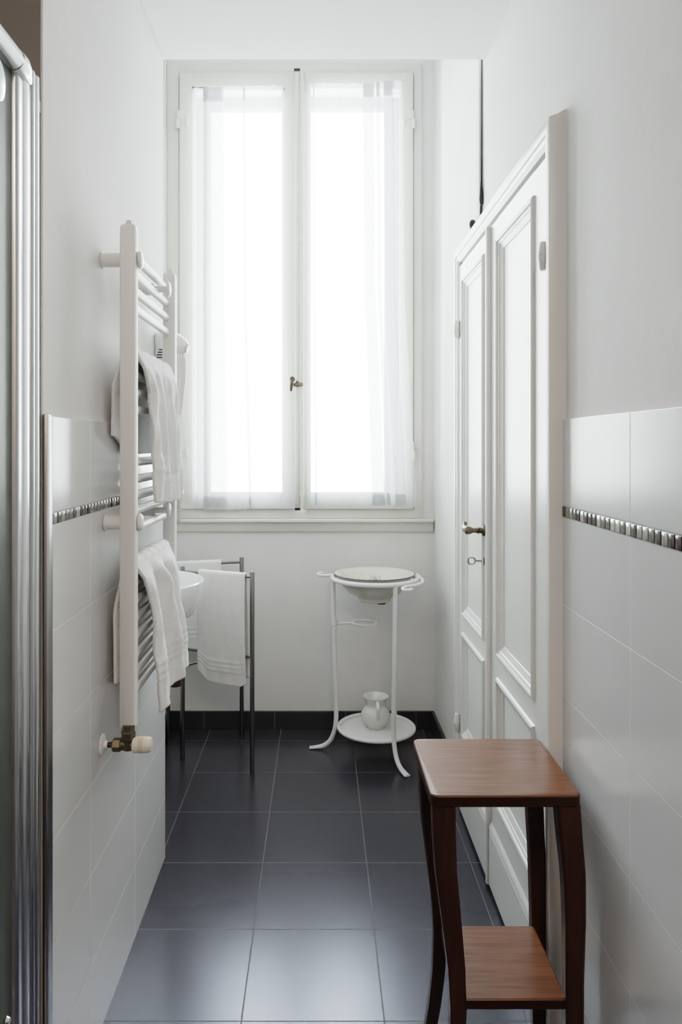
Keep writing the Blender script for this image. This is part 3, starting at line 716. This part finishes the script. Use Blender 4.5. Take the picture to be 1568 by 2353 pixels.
# ------------------------------------------------------------------ shower screen
sh = thing('shower_screen', 'chrome framed frosted glass shower screen at the left edge', 'shower screen', (-.505, .85, 0))
def profile(name, y0, y1, x0, x1, zt, m='chrome'):
    s_ = [(x0, y0), (x1 - .006, y0), (x1 - .001, y0 + .003), (x1, y0 + .008), (x1 - .002, y0 + (y1 - y0) * .45), (x1 - .004, y0 + (y1 - y0) * .5), (x1 - .002, y0 + (y1 - y0) * .56), (x1, y1 - .008), (x1 - .002, y1 - .002), (x1 - .008, y1), (x0, y1)]
    return MB().prism(s_, 0.0, zt, 'Z').build(name, m, sh, angle=60)
profile('wall_profile', 1.3265, 1.366, -.53, -.503, 1.988)
profile('glass_profile', 1.262, 1.3225, -.53, -.504, 1.975)
MB().box(-.529, -.508, 1.3215, 1.3275, 0, 1.985).build('seal', 'black', sh)
MB().box(-.520, -.506, 1.366, 1.3745, 1.93, 1.952).build('seal', 'black', sh)
MB().tube([(-.507, .30, 1.968), (-.507, 1.262, 1.968)], .0185, 24).build('top_rail', 'chrome', sh)
b = MB().tube([(-.507, 1.252, 1.968), (-.507, 1.272, 1.968), (-.508, 1.29, 1.966)], [.0198, .0205, .018], 24).box(-.527, -.500, 1.268, 1.3225, 1.955, 1.990, .006, 3)
b.build('rail_end', 'chrome', sh)
MB().box(-.521, -.513, .32, 1.266, .06, 1.955).build('glass_panel', 'frost', sh, smooth=False)
MB().box(-.530, -.500, .32, 1.27, 0, .05, .004).build('bottom_rail', 'chrome', sh)
MB().box(-.530, -.500, .30, .34, 0, 1.985, .006).build('end_profile', 'chrome', sh)
MB().lathe([(.012, -.01), (.012, .006), (.024, .008), (.027, .013), (.025, .019), (.015, .023)], (-.513, 1.166, 1.893), 'X', 28, sy=1.3).build('roller', 'chrome', sh)
MB().lathe([(.006, 0), (.0075, .004), (.005, .009)], (-.513, 1.232, .393), 'X', 14).build('screw', 'chrome', sh)

# ------------------------------------------------------------------ light
w = bpy.data.worlds.new('overcast_sky'); sc.world = w; w.use_nodes = True
bg = w.node_tree.nodes['Background']; bg.inputs['Color'].default_value = (.93, .97, 1.0, 1); bg.inputs['Strength'].default_value = 40.0
def area(name, loc, rot, sx, sy, e, col=(1, 1, 1), portal=False):
    l = bpy.data.lights.new(name, 'AREA'); l.shape = 'RECTANGLE'; l.size, l.size_y = sx, sy; l.energy = e; l.color = col
    if portal: l.cycles.is_portal = True
    o = bpy.data.objects.new(name, l); COL.objects.link(o); o.location = loc; o.rotation_euler = rot; return o
area('window_portal', (-.113, 3.875, 2.076), (-PI / 2, 0, 0), .92, 1.95, 1, portal=True)
area('warm_fill', (.22, -.6, 2.54), (0, 0, 0), .5, .5, 29, (1, .85, .72))  # unseen warm fill, added to brighten the sides facing the camera

# ------------------------------------------------------------------ camera
cam = bpy.data.cameras.new('camera'); co = bpy.data.objects.new('camera', cam); COL.objects.link(co)
co.location = (0, 0, H); co.rotation_euler = (PI / 2, 0, 0)
cam.sensor_fit = 'VERTICAL'; cam.sensor_height = 36; cam.sensor_width = 24
cam.lens = FPX / 2353 * 36; cam.shift_x = (784 - PX) / 2353; cam.shift_y = -(1176.5 - PY) / 2353
cam.clip_start = .02; sc.camera = co
sc.view_settings.view_transform = 'Filmic'; sc.view_settings.look = 'Medium High Contrast'
sc.view_settings.exposure = 0.05
